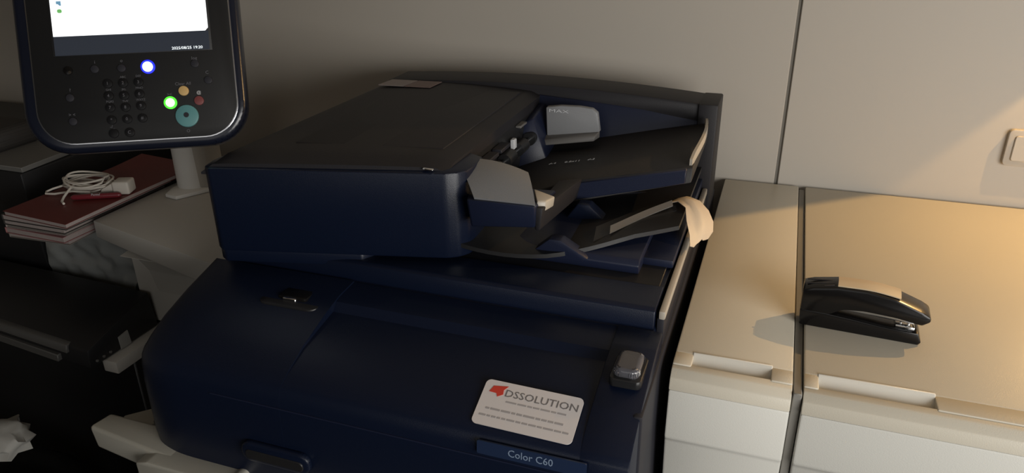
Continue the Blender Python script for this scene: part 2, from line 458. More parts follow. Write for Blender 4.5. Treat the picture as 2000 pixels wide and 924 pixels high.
# rear wall with an arched top running over the whole width
arch = [(-0.706,1.02),(-0.706,1.150)]
for i in range(13):
    u = i/12; x = -0.700 + 0.604*u
    arch.append((x, 1.156 + 0.026*math.sin(PI*min(1, u*0.83+0.10))**0.9*0.72 - 0.004*u))
arch += [(-0.094,1.150),(-0.094,1.03)]
hs.prism(arch, 1.262, 1.335, 'y', 0.004, 2)
# left block: slanting front, rounded corners, seen from above
plan = [(-0.728,0.795),(-0.722,0.771),(-0.710,0.763),(-0.415,0.834),(-0.397,0.839),(-0.383,0.848),(-0.374,0.862),(-0.372,0.88),(-0.374,0.92),(-0.407,0.94),(-0.405,1.27),(-0.722,1.27)]
hs.prism(plan, 1.030, 1.153, 'z', 0.004, 2)
hs.prism([(-0.726,0.796),(-0.720,0.772),(-0.708,0.766),(-0.515,0.811),(-0.505,0.83),(-0.50,1.25),(-0.720,1.27)], 1.013, 1.034, 'z', 0.003, 2)
feeder = obj('document_feeder', hs, M['blue'], cp, smooth=35)
# charcoal cover on the left block
b = bmesh.new()
def covz(u, v):      # u 0..1 across, v 0..1 front to back: gentle crown, sloping edges
    return 1.1625 + 0.006*math.sin(PI*u)*(0.3+0.7*v) + 0.0015*v
NX, NY = 18, 16
g = []
for j in range(NY+1):
    v = j/NY
    row = []
    for i in range(NX+1):
        u = i/NX
        xl = -0.724+0.016*v; yf_l, yf_r = 0.766, 0.850
        xr = -0.398
        x = xl + (xr-xl)*u
        yf = yf_l + (yf_r-yf_l)*u
        y = yf + (1.275-yf)*v
        z = covz(u, v)
        z -= 0.012*max(0, 1-u/0.07)**2 + 0.0055*max(0, 1-v/0.05)**2 + 0.006*max(0, (u-0.95)/0.05)**2
        row.append(b.verts.new((x, y, z)))
    g.append(row)
for j in range(NY):
    for i in range(NX): b.faces.new((g[j][i], g[j][i+1], g[j+1][i+1], g[j+1][i]))
r_ = bmesh.ops.extrude_face_region(b, geom=b.faces[:])
for v_ in [q for q in r_['geom'] if isinstance(q, bmesh.types.BMVert)]: v_.co.z = 1.142
bmesh.ops.recalc_face_normals(b, faces=b.faces[:])
obj('feeder_cover', MB().add(b), M['lid'], feeder, smooth=35)
obj('raised_panel', MB().hexa([(-0.640,0.86,1.158),(-0.425,0.90,1.158),(-0.425,1.235,1.158),(-0.655,1.225,1.158),
    (-0.638,0.865,1.1655),(-0.427,0.905,1.1645),(-0.427,1.23,1.1684),(-0.650,1.22,1.1669)], 0.001, 2), M['lid'], feeder)
# charcoal rim along the back
rim = [(-0.706,1.146)] + [(x, z+0.004) for x, z in arch[2:-2]] + [(-0.093,1.130),(-0.20,1.138)]
obj('rear_rim', MB().prism(rim, 1.2555, 1.337, 'y', 0.003, 2), M['lid'], feeder)
obj('corner_column', MB().box(-0.124, -0.092, 1.250, 1.338, 0.975, 1.164, 0.003, 2), M['lid'], feeder)
# instruction label near the back left corner
lm = frame(Vector((-0.636, 1.226, 1.1700)), (1,0.03,0.01), (0,1,0.03))
obj('instruction_label', flat(lm, [(-0.056,-0.022),(-0.006,-0.022),(0.004,0.020),(-0.048,0.020)], 0.0, 0.001), M['labelp'], feeder, props={'label': 'pale instruction label'})
obj('instruction_label', flat(lm, [(-0.004,-0.022),(0.046,-0.022),(0.052,0.020),(0.006,0.020)], 0.0, 0.001), M['labelbr'], feeder, props={'label': 'brown instruction label'})
obj('cover_highlight', MB().box(-0.428, -0.412, 0.8375, 0.8425, 1.155, 1.1575, 0.001, 1), M['chrome'], feeder)  # chrome chip stands in for a small highlight on the cover
# inner blue wall at the back, falling towards the tray
obj('inner_wall', MB().hexa([(-0.400,1.215,1.04),(-0.122,1.235,1.04),(-0.122,1.275,1.04),(-0.400,1.275,1.04),
    (-0.400,1.252,1.160),(-0.120,1.258,1.142),(-0.120,1.275,1.142),(-0.400,1.275,1.160)], 0.002, 2), M['blue2'], feeder)
# input tray rising to the right, thick front lip
itp = [(-0.398,0.98,1.030),(-0.295,1.030,1.050),(-0.104,1.046,1.100),(-0.104,1.250,1.106),(-0.398,1.25,1.044),
       (-0.398,0.98,1.052),(-0.290,1.040,1.083),(-0.104,1.052,1.122),(-0.104,1.250,1.134),(-0.398,1.25,1.074)]
b = bmesh.new(); v = [b.verts.new(p) for p in itp]
for f in ((4,3,2,1,0),(5,6,7,8,9),(0,1,6,5),(1,2,7,6),(2,3,8,7),(3,4,9,8),(4,0,5,9)): b.faces.new([v[i] for i in f])
bmesh.ops.recalc_face_normals(b, faces=b.faces[:])
bmesh.ops.bevel(b, geom=b.edges[:], offset=0.002, segments=2, affect='EDGES', profile=0.5)
tray = obj('input_tray', MB().add(b), M['lid2'], feeder)
obj('tray_lip', MB().hexa([(-0.300,1.030,1.052),(-0.112,1.042,1.099),(-0.112,1.052,1.100),(-0.300,1.044,1.053),
    (-0.296,1.030,1.0815),(-0.112,1.044,1.1200),(-0.112,1.056,1.1205),(-0.296,1.044,1.082)], 0.0015, 1), M['blue2'], feeder)
pts = []
for i in range(13):
    a = i/12
    pts.append([( -0.1065 + 0.008*math.sin(PI*a) , 1.060+0.180*a, 1.117+0.012*a + 0.020*math.sin(PI*a)**0.5*0.6 + dz) for dz in (0.0, 0.014)])
obj('tray_stopper', MB().strip(pts, 0.004), M['stopper'], feeder)
tmx = frame(Vector((-0.305, 1.120, 1.0885)), (1,0,0.215), (0,1,0))
for s, x, y, sz in (('A4', -0.030, 0, 0.010), ('8.5x11', 0.004, 0.0, 0.010), ('A3', 0.036, 0.0, 0.010)):
    text('size_mark', s, sz, M['mark'], feeder, wloc(feeder).inverted() @ tmx @ Matrix.Translation((x, y, 0.0)), 0.0002)
# paper guides
rows = []
for j in range(6):
    v = j/5
    row = []
    for i in range(15):
        u = i/14
        xb, xt = -0.353+0.083*u, -0.413+0.112*u
        yt_, zt_ = 0.914-0.018*u**2, 1.1490+0.004*math.sin(PI*u)-0.003*u**3
        zz = 1.1280 + (zt_-1.1280)*math.sin(v*PI/2)**0.9
        row.append((xb+(xt-xb)*v, 0.8315+(yt_-0.8315)*v, zz))
    rows.append(row)
gf = MB().strip(rows, 0.004)
obj('front_guide', gf, M['grey'], feeder, props={'label': 'light grey front paper guide'})
obj('guide_tip', MB().hexa([(-0.273,0.843,1.114),(-0.262,0.848,1.114),(-0.258,0.872,1.112),(-0.284,0.872,1.112),
    (-0.272,0.845,1.1275),(-0.262,0.852,1.1265),(-0.256,0.872,1.1260),(-0.286,0.874,1.1330)], 0.002, 2), M['stopper'], feeder)
obj('guide_base', MB().hexa([(-0.360,0.836,1.084),(-0.272,0.836,1.094),(-0.272,0.93,1.090),(-0.400,0.93,1.080),
    (-0.362,0.828,1.1260),(-0.270,0.828,1.1272),(-0.272,0.93,1.112),(-0.400,0.93,1.104)], 0.003, 2), M['blue2'], feeder)
obj('guide_arm', MB().hexa([(-0.273,0.838,1.090),(-0.266,0.836,1.091),(-0.270,1.036,1.060),(-0.300,1.036,1.060),
    (-0.273,0.836,1.122),(-0.262,0.838,1.122),(-0.262,1.034,1.094),(-0.300,1.036,1.086)], 0.002, 2), M['lid'], feeder)
rgx = [(-0.372,1.195,1.080),(-0.276,1.200,1.095),(-0.276,1.212,1.095),(-0.372,1.207,1.080),(-0.372,1.195,1.148),(-0.290,1.200,1.155),(-0.290,1.212,1.155),(-0.372,1.207,1.148)]
gr = MB().prism([(-0.368,1.104),(-0.276,1.118),(-0.281,1.150),(-0.290,1.1565),(-0.312,1.1585),(-0.345,1.1575),(-0.370,1.1535)], 1.197, 1.209, 'y', 0.002, 2)
rg = obj('rear_guide', gr, M['grey'], feeder, props={'label': 'light grey rear paper guide'})
obj('guide_foot', MB().hexa([(-0.376,1.180,1.090),(-0.282,1.182,1.106),(-0.276,1.200,1.108),(-0.370,1.200,1.092),
    (-0.374,1.183,1.100),(-0.281,1.185,1.115),(-0.276,1.200,1.119),(-0.370,1.200,1.105)], 0.001, 1), M['dgrey'], feeder)
text('guide_print', 'MAX', 0.0075, M['mark'], feeder, wloc(feeder).inverted() @ frame(Vector((-0.347,1.1962,1.1485)), (1,0,0), (0,0,1)), 0.0002, 0.034)
# feed mouth: rollers, flap and small bright clips in the dark throat
obj('throat', MB().box(-0.415, -0.398, 0.92, 1.25, 1.03, 1.143, 0.001, 1), M['black'], feeder)
for y in (0.99, 1.05, 1.11, 1.17):
    obj('feed_roller', MB().cyl((0,0,-0.016), 0.011, 0.032, mx=Matrix.Translation((-0.386, y, 1.108)) @ Matrix.Rotation(PI/2, 4, 'X')), M['black'], feeder)
obj('roller_shaft', MB().tube([(-0.386,0.93,1.108),(-0.386,1.24,1.108)], 0.003), M['steel'], feeder)
obj('mouth_block', MB().hexa([(-0.400,1.135,1.062),(-0.352,1.160,1.062),(-0.358,1.245,1.062),(-0.400,1.245,1.062),
    (-0.400,1.165,1.132),(-0.384,1.172,1.140),(-0.386,1.245,1.148),(-0.400,1.245,1.148)], 0.003, 2), M['blue2'], feeder)
obj('clip', MB().box(-0.3935, -0.3865, 1.082, 1.094, 1.112, 1.128, 0.001, 1), M['mark'], feeder)
obj('clip', MB().box(-0.398, -0.388, 1.120, 1.150, 1.136, 1.140, 0.001, 1), M['dgrey'], feeder)
for i, (y0, y1) in enumerate(((0.90,0.94),(0.95,1.00),(1.01,1.05))):
    obj('mouth_rib', MB().box(-0.397, -0.381, y0, y1, 1.128, 1.134, 0.001, 1), M['dbtn'], feeder)
# lower lid and output tray
obj('lower_lid', MB().prism([(0.893,1.020),(0.889,1.033),(0.896,1.0405),(0.915,1.0425),(1.00,1.043),(1.10,1.040),(1.262,1.036),(1.262,1.022)], -0.400, -0.146, 'x', 0.002, 2)
    .prism([(0.925,1.019),(0.925,1.031),(1.262,1.036),(1.262,1.019)], -0.147, -0.106, 'x', 0.002, 2), M['blue2'], feeder)
def arcs(x0, y0, z0, r, a0, a1, wd):
    rows = []
    for i in range(15):
        a = math.radians(a0 + (a1-a0)*i/14)
        rows.append([(x0+r*math.cos(a), y0+r*0.9*math.sin(a), z0 + 0.006), (x0+(r+wd)*math.cos(a), y0+(r+wd)*0.9*math.sin(a), z0)])
    return rows
# dark output floor, curved like a dish, rising to the right
rows = []
for j in range(9):
    v = j/8
    row = []
    for i in range(17):
        u = i/16
        x = -0.395 + 0.287*u
        yf = 0.850 + 0.125*u**1.5 - 0.012*math.sin(PI*u)
        y = yf + (1.235-yf)*v
        z = 1.053 - 0.013*math.sin(PI*min(1, u*1.25))*(1-0.3*v) + 0.016*max(0, u-0.45) 
        row.append((x, y, z))
    rows.append(row)
obj('output_tray', MB().strip(rows, 0.006), M['black'], feeder)
obj('tray_fin', MB().prism([(-0.285,1.030),(-0.260,1.066),(-0.243,1.066),(-0.205,1.034),(-0.215,1.030)], 1.00, 1.022, 'y', 0.002, 2), M['blue'], feeder)
obj('tray_fin', MB().prism([(-0.300,1.030),(-0.268,1.058),(-0.252,1.058),(-0.214,1.036),(-0.222,1.030)], 0.885, 0.905, 'y', 0.002, 2), M['blue2'], feeder)
for yy in (1.10, 1.13, 1.16):
    obj('vent_rib', MB().hexa([(-0.24,yy,1.046),(-0.15,yy+0.004,1.052),(-0.15,yy+0.009,1.052),(-0.24,yy+0.005,1.046),(-0.24,yy,1.052),(-0.15,yy+0.004,1.058),(-0.15,yy+0.009,1.058),(-0.24,yy+0.005,1.052)]), M['dbtn'], feeder)
# extension blade: thin dark tray end carrying a grey strip
rows = []
for i in range(13):
    u = i/12
    x = -0.214 + 0.094*u; y = 0.915 + 0.115*u + 0.012*math.sin(PI*u); z = 1.050 + 0.012*u**1.3
    rows.append([(x, y, z), (x-0.006, y+0.040, z+0.004)])
obj('tray_extension', MB().strip(rows, 0.004), M['black'], feeder)
rows = []
for i in range(13):
    u = i/12
    wv = 0.016*(1-0.35*u)
    x = -0.196 + 0.070*u; y = 0.935 + 0.100*u + 0.008*math.sin(PI*u); z = 1.056 + 0.011*u**1.3
    rows.append([(x, y, z), (x-0.003, y+wv, z+0.004)])
obj('extension_pad', MB().strip(rows, 0.002), M['dgrey'], feeder)

# crumpled beige tape hanging over the copier's right edge
rows = []
path = [(-0.138,1.048,1.068),(-0.128,1.060,1.074),(-0.116,1.060,1.078),(-0.102,1.050,1.076),(-0.091,1.034,1.067),(-0.083,1.018,1.056),(-0.080,1.004,1.046),(-0.080,0.998,1.040)]
wid = [0.006,0.010,0.016,0.024,0.032,0.036,0.034,0.022]
for i, (p, wv) in enumerate(zip(path, wid)):
    p = (p[0]+0.002, p[1]-0.002, p[2]-0.005); wv *= 1.05
    row = []
    for j in range(7):
        t_ = j/6-0.5
        q = Vector(p) + Vector((0.35*wv*t_*2, wv*t_*1.6, -abs(t_)*wv*0.35))
        q += Vector((noise.noise(q*90), noise.noise(q*90+Vector((5,0,0))), noise.noise(q*90+Vector((0,7,0)))))*0.0035
        row.append(q)
    rows.append(row)
tag(obj('tape_strip', MB().strip(rows, 0.001), M['strap'], smooth=60), 'crumpled beige strip of tape hanging over the right end of the paper tray', 'tape')

# ------------------------------------------------------------------ stapler on the finisher
sp = thing('stapler', 'black stapler with beige reflection painted on top lying on the cream cabinets', 'stapler', (0.13, 0.93, FZ))
SM = frame(Vector((0.060, 0.935, FZ)), (0.995, -0.06, 0), (0,1,0))      # x along the stapler, z up
def sbar(prof_, y0, y1, mt, name, bev=0.0015, parent=sp):
    return obj(name, MB().prism(prof_, y0, y1, 'y', bev, 2, mx=SM), mt, parent)
sbar([(0.002,0.0),(0.140,0.0),(0.143,0.004),(0.138,0.016),(0.100,0.0165),(0.060,0.020),(0.030,0.022),(0.0,0.022)], -0.018, 0.018, M['gloss'], 'base')
top = [(0.0,0.020),(0.0,0.050),(0.012,0.0545),(0.040,0.0600),(0.075,0.0610),(0.108,0.0560),(0.138,0.0450),(0.147,0.0400),(0.149,0.034),(0.140,0.0265),(0.110,0.0310),(0.075,0.0325),(0.050,0.0300),(0.035,0.020)]
sbar(top, -0.018, 0.018, M['gloss'], 'handle', 0.003)
pad = []  # beige plate stands in for the reflection along the stapler's top
for i in range(13):
    u = i/12; x = 0.040 + 0.072*u
    zt = 0.0612 + 0.0012*math.sin(PI*u) - 0.0040*max(0, u-0.45)**1.5*2.2
    pad.append([(x, -0.0135, zt), (x, -0.004, zt+0.0022), (x, 0.004, zt+0.0022), (x, 0.0135, zt)])
pm = MB().strip(pad, 0.0015); bmesh.ops.transform(pm.bm, matrix=SM, verts=pm.bm.verts)
obj('top_reflection', pm, M['beige'], sp, props={'label': 'beige plate as the reflection on top'})
sbar([(0.040,0.0265),(0.100,0.0235),(0.134,0.0230),(0.134,0.0285),(0.100,0.0325),(0.060,0.0335)], -0.008, 0.008, M['steel'], 'magazine', 0.001)
sbar([(0.112,0.0165),(0.134,0.0155),(0.134,0.0190),(0.112,0.0200)], -0.011, 0.011, M['chrome'], 'anvil', 0.0008)
for k_ in range(2):
    sbar([(0.117+0.009*k_,0.0195),(0.119+0.009*k_,0.0195),(0.119+0.009*k_,0.0215),(0.117+0.009*k_,0.0215)], -0.006, 0.006, M['chrome'], 'anvil_groove', 0.0002)
for k_ in range(3):
    sbar([(0.004,0.0505+0.002*k_),(0.036,0.0592-0.0005*k_),(0.036,0.0600-0.0005*k_),(0.004,0.0515+0.002*k_)], -0.012+0.008*k_, -0.009+0.008*k_, M['dbtn'], 'grip_rib', 0.0002)

# ------------------------------------------------------------------ control console
CX, CYp, SC = 258, 150, 1.02/1472.3
cc = Vector((0,0,1.48)) + (fwd + r2*((CX-1000)/1472.3) - u2*((CYp-462)/1472.3))*1.02
a = math.radians(4.0)
cxv = (r2*(1-0.504*0.12) + u2*(0.05+0.212*0.12) + fwd*0.12).normalized()
cyv = (r2*(-0.115+0.504*0.065) + u2*(1-0.212*0.065) - fwd*0.065).normalized()
CM = frame(cc, cxv, cyv)
con = thing('control_console', 'black touch screen console with navy rim on a white post beside the copier', 'console', mx=CM)
def L(px, py):      # photo position -> console plane, metres
    d = fwd + r2*((px-1000)/1472.3) - u2*((py-462)/1472.3)
    nz = CM.col[2].to_3d()
    d = d*((cc-Vector((0,0,1.48))).dot(nz)/d.dot(nz)) + Vector((0,0,1.48)) - cc
    return d.dot(CM.col[0].to_3d()), d.dot(CM.col[1].to_3d())
def cflat(name, poly, z0, z1, mt, bev=0.0, parent=con, props=None, seg=2):
    return obj(name, MB().prism(poly, z0, z1, 'z', bev, seg), mt, parent, local=True, props=props)
W2, bot = 0.2975, None
oc = L(258, 100)
def crr(w, h, r, cx, cy): return rrect(w, h, r, 10, cx, cy)
xL, _ = L(39, 100); xR, _ = L(471, 100); _, yB = L(258, 293)
Hh = 0.330
ow = xR-xL; ocx = (xR+xL)/2; ocy = yB + Hh/2
shell = cflat('rim', crr(ow+0.006, Hh, 0.057, ocx-0.003, ocy), -0.030, 0.0, M['rim'], 0.009, seg=4)
cflat('silver_line', crr(ow-0.022, Hh-0.020, 0.047, ocx+0.001, ocy+0.001), -0.004, 0.0012, M['silver'], 0.0005)
cflat('face', crr(ow-0.0255, Hh-0.0235, 0.0455, ocx+0.001, ocy+0.001), -0.002, 0.0018, M['panel'], 0.0004)
def quad(p): return [L(*q) for q in p]
_, yt = L(258, -130)
x0_, y0_ = L(110, 111); x1_, y1_ = L(411, 96)
sb0 = L(106, 73); sb1 = L(408, 60)
yb_ = (y0_+y1_)/2; ys_ = (sb0[1]+sb1[1])/2
cflat('screen_bezel', [(x0_-0.003,yb_-0.001),(x1_+0.003,yb_-0.001),(x1_+0.003,yt),(x0_-0.003,yt)], 0.001, 0.0024, M['black'], 0.0003)
cflat('screen_bar', [(x0_,yb_),(x1_,yb_),(x1_,ys_),(x0_,ys_)], 0.001, 0.0028, M['screend'])
scr = cflat('screen', [(x0_,ys_),(x1_-0.004,ys_),(x1_,ys_+0.004),(x1_,yt-0.004),(x0_,yt-0.004)], 0.001, 0.0029, M['screen'])
def ctext(body, px, py, size, mt, width=None, name='lettering', z=0.0031, parent=con):
    x, y = L(px, py)
    return text(name, body, size, mt, parent, Matrix.Translation((x, y, z)), 0.0001, width)
ctext('2025/08/25 19:20', 367, 94, 0.0052, M['screent'], 0.040)
x, y = L(116, 8)
cflat('screen_icon', [(x-.003,y-.001),(x-.001,y-.001),(x+.001,y-.003),(x+.003,y-.003),(x+.003,y+.003),(x-.003,y+.003)], 0.0029, 0.0031, M['iconb'], parent=scr)
x, y = L(118, 23)
cflat('screen_icon', rrect(0.006, 0.005, 0.002, 3, x, y), 0.0029, 0.0031, M['icong'], parent=scr)
def button(px, py, r, mt, name='button', h=0.0034, bev=0.0006, props=None, parent=con):
    x, y = L(px, py)
    return obj(name, MB().cyl((x, y, 0.001), r, h, seg=28, bev=bev), mt, parent, local=True, props=props)
def ring(px, py, r, mt, name='button_ring', h=0.0022): return button(px, py, r, mt, name, h, 0.0003)
button(135, 139, 0.0055, M['gloss'], 'home_button', props={'label': 'round glossy power button'})
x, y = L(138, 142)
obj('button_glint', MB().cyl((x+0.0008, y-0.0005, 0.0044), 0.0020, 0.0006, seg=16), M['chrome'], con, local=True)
for px, py in ((187,136),(239,134),(382,125),(408,157),(139,192),(145,238)):
    button(px, py, 0.0052, M['dbtn'], 'feature_button')
for s, px, py in (('i',186,122),('o',238,119),('log',380,114),('C',405,142),('?',138,177),('> <',142,225)):
    ctext(s, px, py, 0.0062, M['mark2'], z=0.0020)
ring(290, 131, 0.0092, M['ledbr']); button(290, 131, 0.0068, M['ledb'], 'blue_button', props={'label': 'glowing blue button'})
ring(334, 201, 0.0086, M['ledgr']); button(334, 201, 0.0060, M['ledg'], 'green_button', props={'label': 'glowing green button'})
button(360, 178, 0.0066, M['yellow'], 'clear_button', props={'label': 'round yellow button'})
button(390, 197, 0.0062, M['red'], 'stop_button', props={'label': 'round dark red button'})
sbn = button(367, 227, 0.0152, M['teal'], 'start_button', h=0.0042, bev=0.0015, props={'label': 'large teal start button'})
x, y = L(366, 225)
obj('start_symbol', MB().cyl((x, y, 0.005), 0.0035, 0.0005, seg=16), M['dbtn'], sbn, local=True)
ctext('Clear All', 358, 164, 0.0058, M['mark2'], z=0.0020)
ctext('@', 389, 181, 0.006, M['mark'], z=0.0020)
ctext('><', 332, 185, 0.006, M['mark2'], z=0.0020)
ctext('O', 369, 256, 0.006, M['mark2'], z=0.0020)
keys = [['1','2','3'],['4','5','6'],['7','8','9'],['*','0','#']]
caps = [['','ABC','DEF'],['GHI','JKL','MNO'],['PQRS','TUV','WXYZ'],['','','']]
kp = {(0,0):(212,164),(0,1):(242,163),(0,2):(272,161),(1,0):(214,188),(1,1):(244,187),(1,2):(274,184),
      (2,0):(217,211),(2,1):(247,210),(2,2):(277,207),(3,0):(220,235),(3,1):(250,233),(3,2):(280,231)}
for (r, c), (px, py) in kp.items():
    kb = button(px, py, 0.0060, M['kbtn'], 'number_key', h=0.0032)
    x, y = L(px, py)
    text('digit', keys[r][c], 0.0058, M['mark2'], kb, Matrix.Translation((x, y, 0.0043)), 0.0001)
    if caps[r][c]: ctext(caps[r][c], px-1, py-12, 0.0040, M['mark2'], z=0.0020)
for px, py, s in ((224,261,''),(255,259,'C')):
    kb = button(px, py, 0.0062, M['kbtn'], 'function_key', h=0.0032)
    x, y = L(px, py)
    if s: text('digit', s, 0.0062, M['mark2'], kb, Matrix.Translation((x, y, 0.0043)), 0.0001)
ctext('-/_', 221, 248, 0.0062, M['mark2'], z=0.0020)
# post, arm and foot of the console
PX, PY = -1.063, 1.118
obj('post', MB().cyl((PX-0.012, PY-0.004, 0.9655), 0.031, 0.30, r2=0.027, seg=40), M['postw'], con)
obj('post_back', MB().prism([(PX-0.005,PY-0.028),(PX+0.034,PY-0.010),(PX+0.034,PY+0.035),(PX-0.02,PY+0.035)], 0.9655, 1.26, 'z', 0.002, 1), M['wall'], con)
obj('arm', MB().hexa([(PX-0.035,PY-0.03,1.20),(PX+0.035,PY-0.02,1.20),(PX+0.03,PY+0.03,1.20),(PX-0.03,PY+0.03,1.20),
    (-0.93,0.855,1.25),(-0.86,0.875,1.25),(PX+0.03,PY+0.03,1.32),(PX-0.03,PY+0.03,1.32)], 0.004, 2), M['postw'], con)
obj('foot_plate', MB().prism([(-1.103,1.085),(-1.090,1.050),(-1.060,1.045),(-1.000,1.150),(-1.08,1.20),(-1.103,1.20)], 0.9585, 0.966, 'z', 0.002, 2), M['postw'], con)

# ------------------------------------------------------------------ white shelf the console stands on
ws = thing('work_shelf', 'white work shelf between the notebooks and the copier', 'shelf', (-0.95, 1.1, 0.0))
obj('shelf_top', MB().hexa([(-1.150,0.930,0.918),(-0.735,0.828,0.905),(-0.735,1.43,0.905),(-1.150,1.43,0.918),
    (-1.133,0.918,0.958),(-0.728,0.822,0.958),(-0.728,1.43,0.958),(-1.133,1.43,0.958)], 0.002, 2), M['tablew'], ws)
obj('front_panel', MB().prism([(-0.765,0.0),(-1.050,0.0),(-1.050,0.730),(-1.122,0.730),(-1.122,0.912),(-0.765,0.912)], 0.968, 0.980, 'y', 0.002, 1), M['tablew'], ws)
obj('curved_bracket', MB().prism([(0.966,0.912),(0.966,0.80),(0.955,0.85),(0.935,0.885),(0.90,0.905)], -1.07, -0.765, 'x', 0.001, 1), M['tablew'], ws)
obj('rear_leg', MB().box(-0.80, -0.765, 1.38, 1.42, 0.0, 0.912, 0.002, 1), M['tablew'], ws)

# ------------------------------------------------------------------ side table with the black machine
st = thing('side_cabinet', 'black side cabinet with a white end rail under the black machine', 'cabinet', (-1.5, 1.1, 0))
obj('tabletop', MB().box(-2.2, -1.095, 0.850, 1.44, 0.700, 0.7245, 0.002, 2), M['black'], st)
obj('white_rail', MB().box(-1.095, -1.062, 0.832, 1.44, 0.700, 0.7245, 0.002, 2), M['tablew'], st, props={'label': 'white end rail'})
obj('cabinet_body', MB().box(-2.18, -1.10, 0.90, 1.42, 0.0, 0.701, 0.003, 1), M['black'], st)
bmch = thing('office_machine', 'flat black office machine with two grey bars on its front', 'machine', (-1.28, 0.9, 0.725))
obj('casing', MB().hexa([(-1.56,0.842,0.7255),(-1.085,0.800,0.7255),(-1.085,0.962,0.7255),(-1.56,0.985,0.7255),
    (-1.58,0.852,0.762),(-1.085,0.802,0.762),(-1.088,0.958,0.800),(-1.56,0.978,0.800)], 0.004, 2), M['black'], bmch)
fx = frame(Vector((-1.145,0.8045,0.735)), (-0.995,0.100,0), (0,0,1))
obj('grey_bar', MB().hexa([(-1.49,0.836,0.748),(-1.135,0.800,0.748),(-1.135,0.816,0.748),(-1.49,0.85,0.748),
    (-1.49,0.839,0.7640),(-1.135,0.803,0.7640),(-1.135,0.820,0.7640),(-1.49,0.85,0.7640)], 0.0015, 1), M['greystrip'], bmch)
obj('grey_bar', MB().hexa([(-1.49,0.832,0.7265),(-1.160,0.798,0.7265),(-1.160,0.812,0.7265),(-1.49,0.85,0.7265),
    (-1.49,0.834,0.740),(-1.160,0.800,0.740),(-1.160,0.816,0.740),(-1.49,0.85,0.740)], 0.0015, 1), M['greystrip'], bmch)
obj('paper_tag', MB().hexa([(-1.086,0.868,0.727),(-1.0835,0.868,0.727),(-1.0835,0.892,0.727),(-1.086,0.892,0.727),
    (-1.086,0.868,0.752),(-1.0835,0.868,0.752),(-1.0835,0.890,0.755),(-1.086,0.890,0.755)]), M['crump'], bmch)
for yv in (0.815, 0.83, 0.845):
    obj('rivet', MB().cyl((0,0,0), 0.0025, 0.003, seg=10, mx=Matrix.Translation((-1.086, yv, 0.735)) @ Matrix.Rotation(PI/2, 4, 'Y')), M['dgrey'], bmch)

# black storage box and grey folder further back
tag(obj('storage_box', MB().box(-2.05, -1.397, 1.00, 1.43, 0.7255, 0.990, 0.004, 2), M['black']), 'black storage box against the wall behind the notebooks', 'box')
tag(obj('document_folder', MB().hexa([(-1.85,1.005,0.991),(-1.396,1.005,0.991),(-1.410,1.20,0.991),(-1.85,1.20,0.991),
    (-1.85,1.005,1.001),(-1.396,1.005,1.001),(-1.410,1.20,1.001),(-1.85,1.20,1.001)], 0.001, 1), M['folder']), 'grey folder lying on the black storage box', 'folder')
tag(obj('black_pouch', MB().prism(rrect(0.20, 0.05, 0.02, 5, -1.62, 1.024), 1.06, 1.16, 'y', 0.006, 2), M['blackcov']), 'dark pouch lying on the grey folder', 'pouch')

# crumpled clear plastic bag under the notebooks
b = bmesh.new()
bmesh.ops.create_cube(b, size=1.0)
bmesh.ops.subdivide_edges(b, edges=b.edges[:], cuts=22, use_grid_fill=True)
for v_ in b.verts:
    p = Vector((v_.co.x*0.230-1.266, v_.co.y*0.195+1.095, v_.co.z*0.183+0.8195))
    fz = max(0.0, min(1.0, (p.z-0.70)/0.2))
    nn = noise.noise(p*14)*0.018 + noise.noise(p*38)*0.012
    if v_.co.z > 0.49: d = Vector((0, 0, min(0, -abs(nn)*0.5)))
    elif v_.co.z < -0.49: d = Vector((0,0,0))
    else: d = Vector((v_.co.x*2*nn*0.5, v_.co.y*nn*2.0*(-1) , 0)) * 0.9
    if abs(v_.co.x) > .49 or abs(v_.co.y) > .49: p.y += (1-fz)*0.0
    v_.co = p + d
tag(obj('plastic_bag', MB().add(b), M['bag'], smooth=70), 'crumpled grey clear plastic bag under the stack of notebooks', 'bag')

# stack of notebooks, then the red one with cable, pen and charger
def notebook(name, label, x0, x1, y0, y1, z0, z1, rot, mcov, mpg):
    cxn, cyn = (x0+x1)/2, (y0+y1)/2
    t = thing(name, label, 'notebook', (cxn, cyn, z0), group=None)
    t.rotation_euler = (0, 0, rot)
    hw, hd_, h = (x1-x0)/2, (y1-y0)/2, z1-z0
    tc_ = 0.0009
    obj('pages', MB().box(-hw+0.001, hw-0.002, -hd_+0.002, hd_-0.002, tc_, h-tc_, 0.0004, 1), mpg, t, local=True)
    obj('cover', MB().box(-hw, hw, -hd_, hd_, 0, tc_).box(-hw, hw, -hd_, hd_, h-tc_, h).box(-hw, -hw+0.001, -hd_, hd_, 0, h), mcov, t, local=True)
    return t
nbs = [
  ('grey-brown notebook, lowest in the stack beside the white shelf', -1.325, -1.185, 0.893, 1.130, 0.9120, 0.9215, 0.05, 'paperd', 'paper'),
  ('pink-edged notebook, second from the bottom of the stack', -1.318, -1.172, 0.885, 1.125, 0.9216, 0.9330, -0.02, 'pinkcov', 'paper'),
  ('pale notebook, third from the bottom of the stack', -1.320, -1.176, 0.889, 1.120, 0.9331, 0.9440, 0.03, 'paper', 'paperd'),
  ('black-covered notebook just under the two topmost ones', -1.306, -1.160, 0.878, 1.125, 0.9441, 0.9560, 0.0, 'blackcov', 'paper'),
  ('dark notebook with pale pages directly under the red one', -1.298, -1.146, 0.872, 1.130, 0.9561, 0.9680, 0.0, 'blackcov', 'paper')]
for lab, x0, x1, y0, y1, z0, z1, rot, c_, p_ in nbs:
    notebook('notebook', lab, x0, x1, y0, y1, z0, z1, rot, M[c_], M[p_])
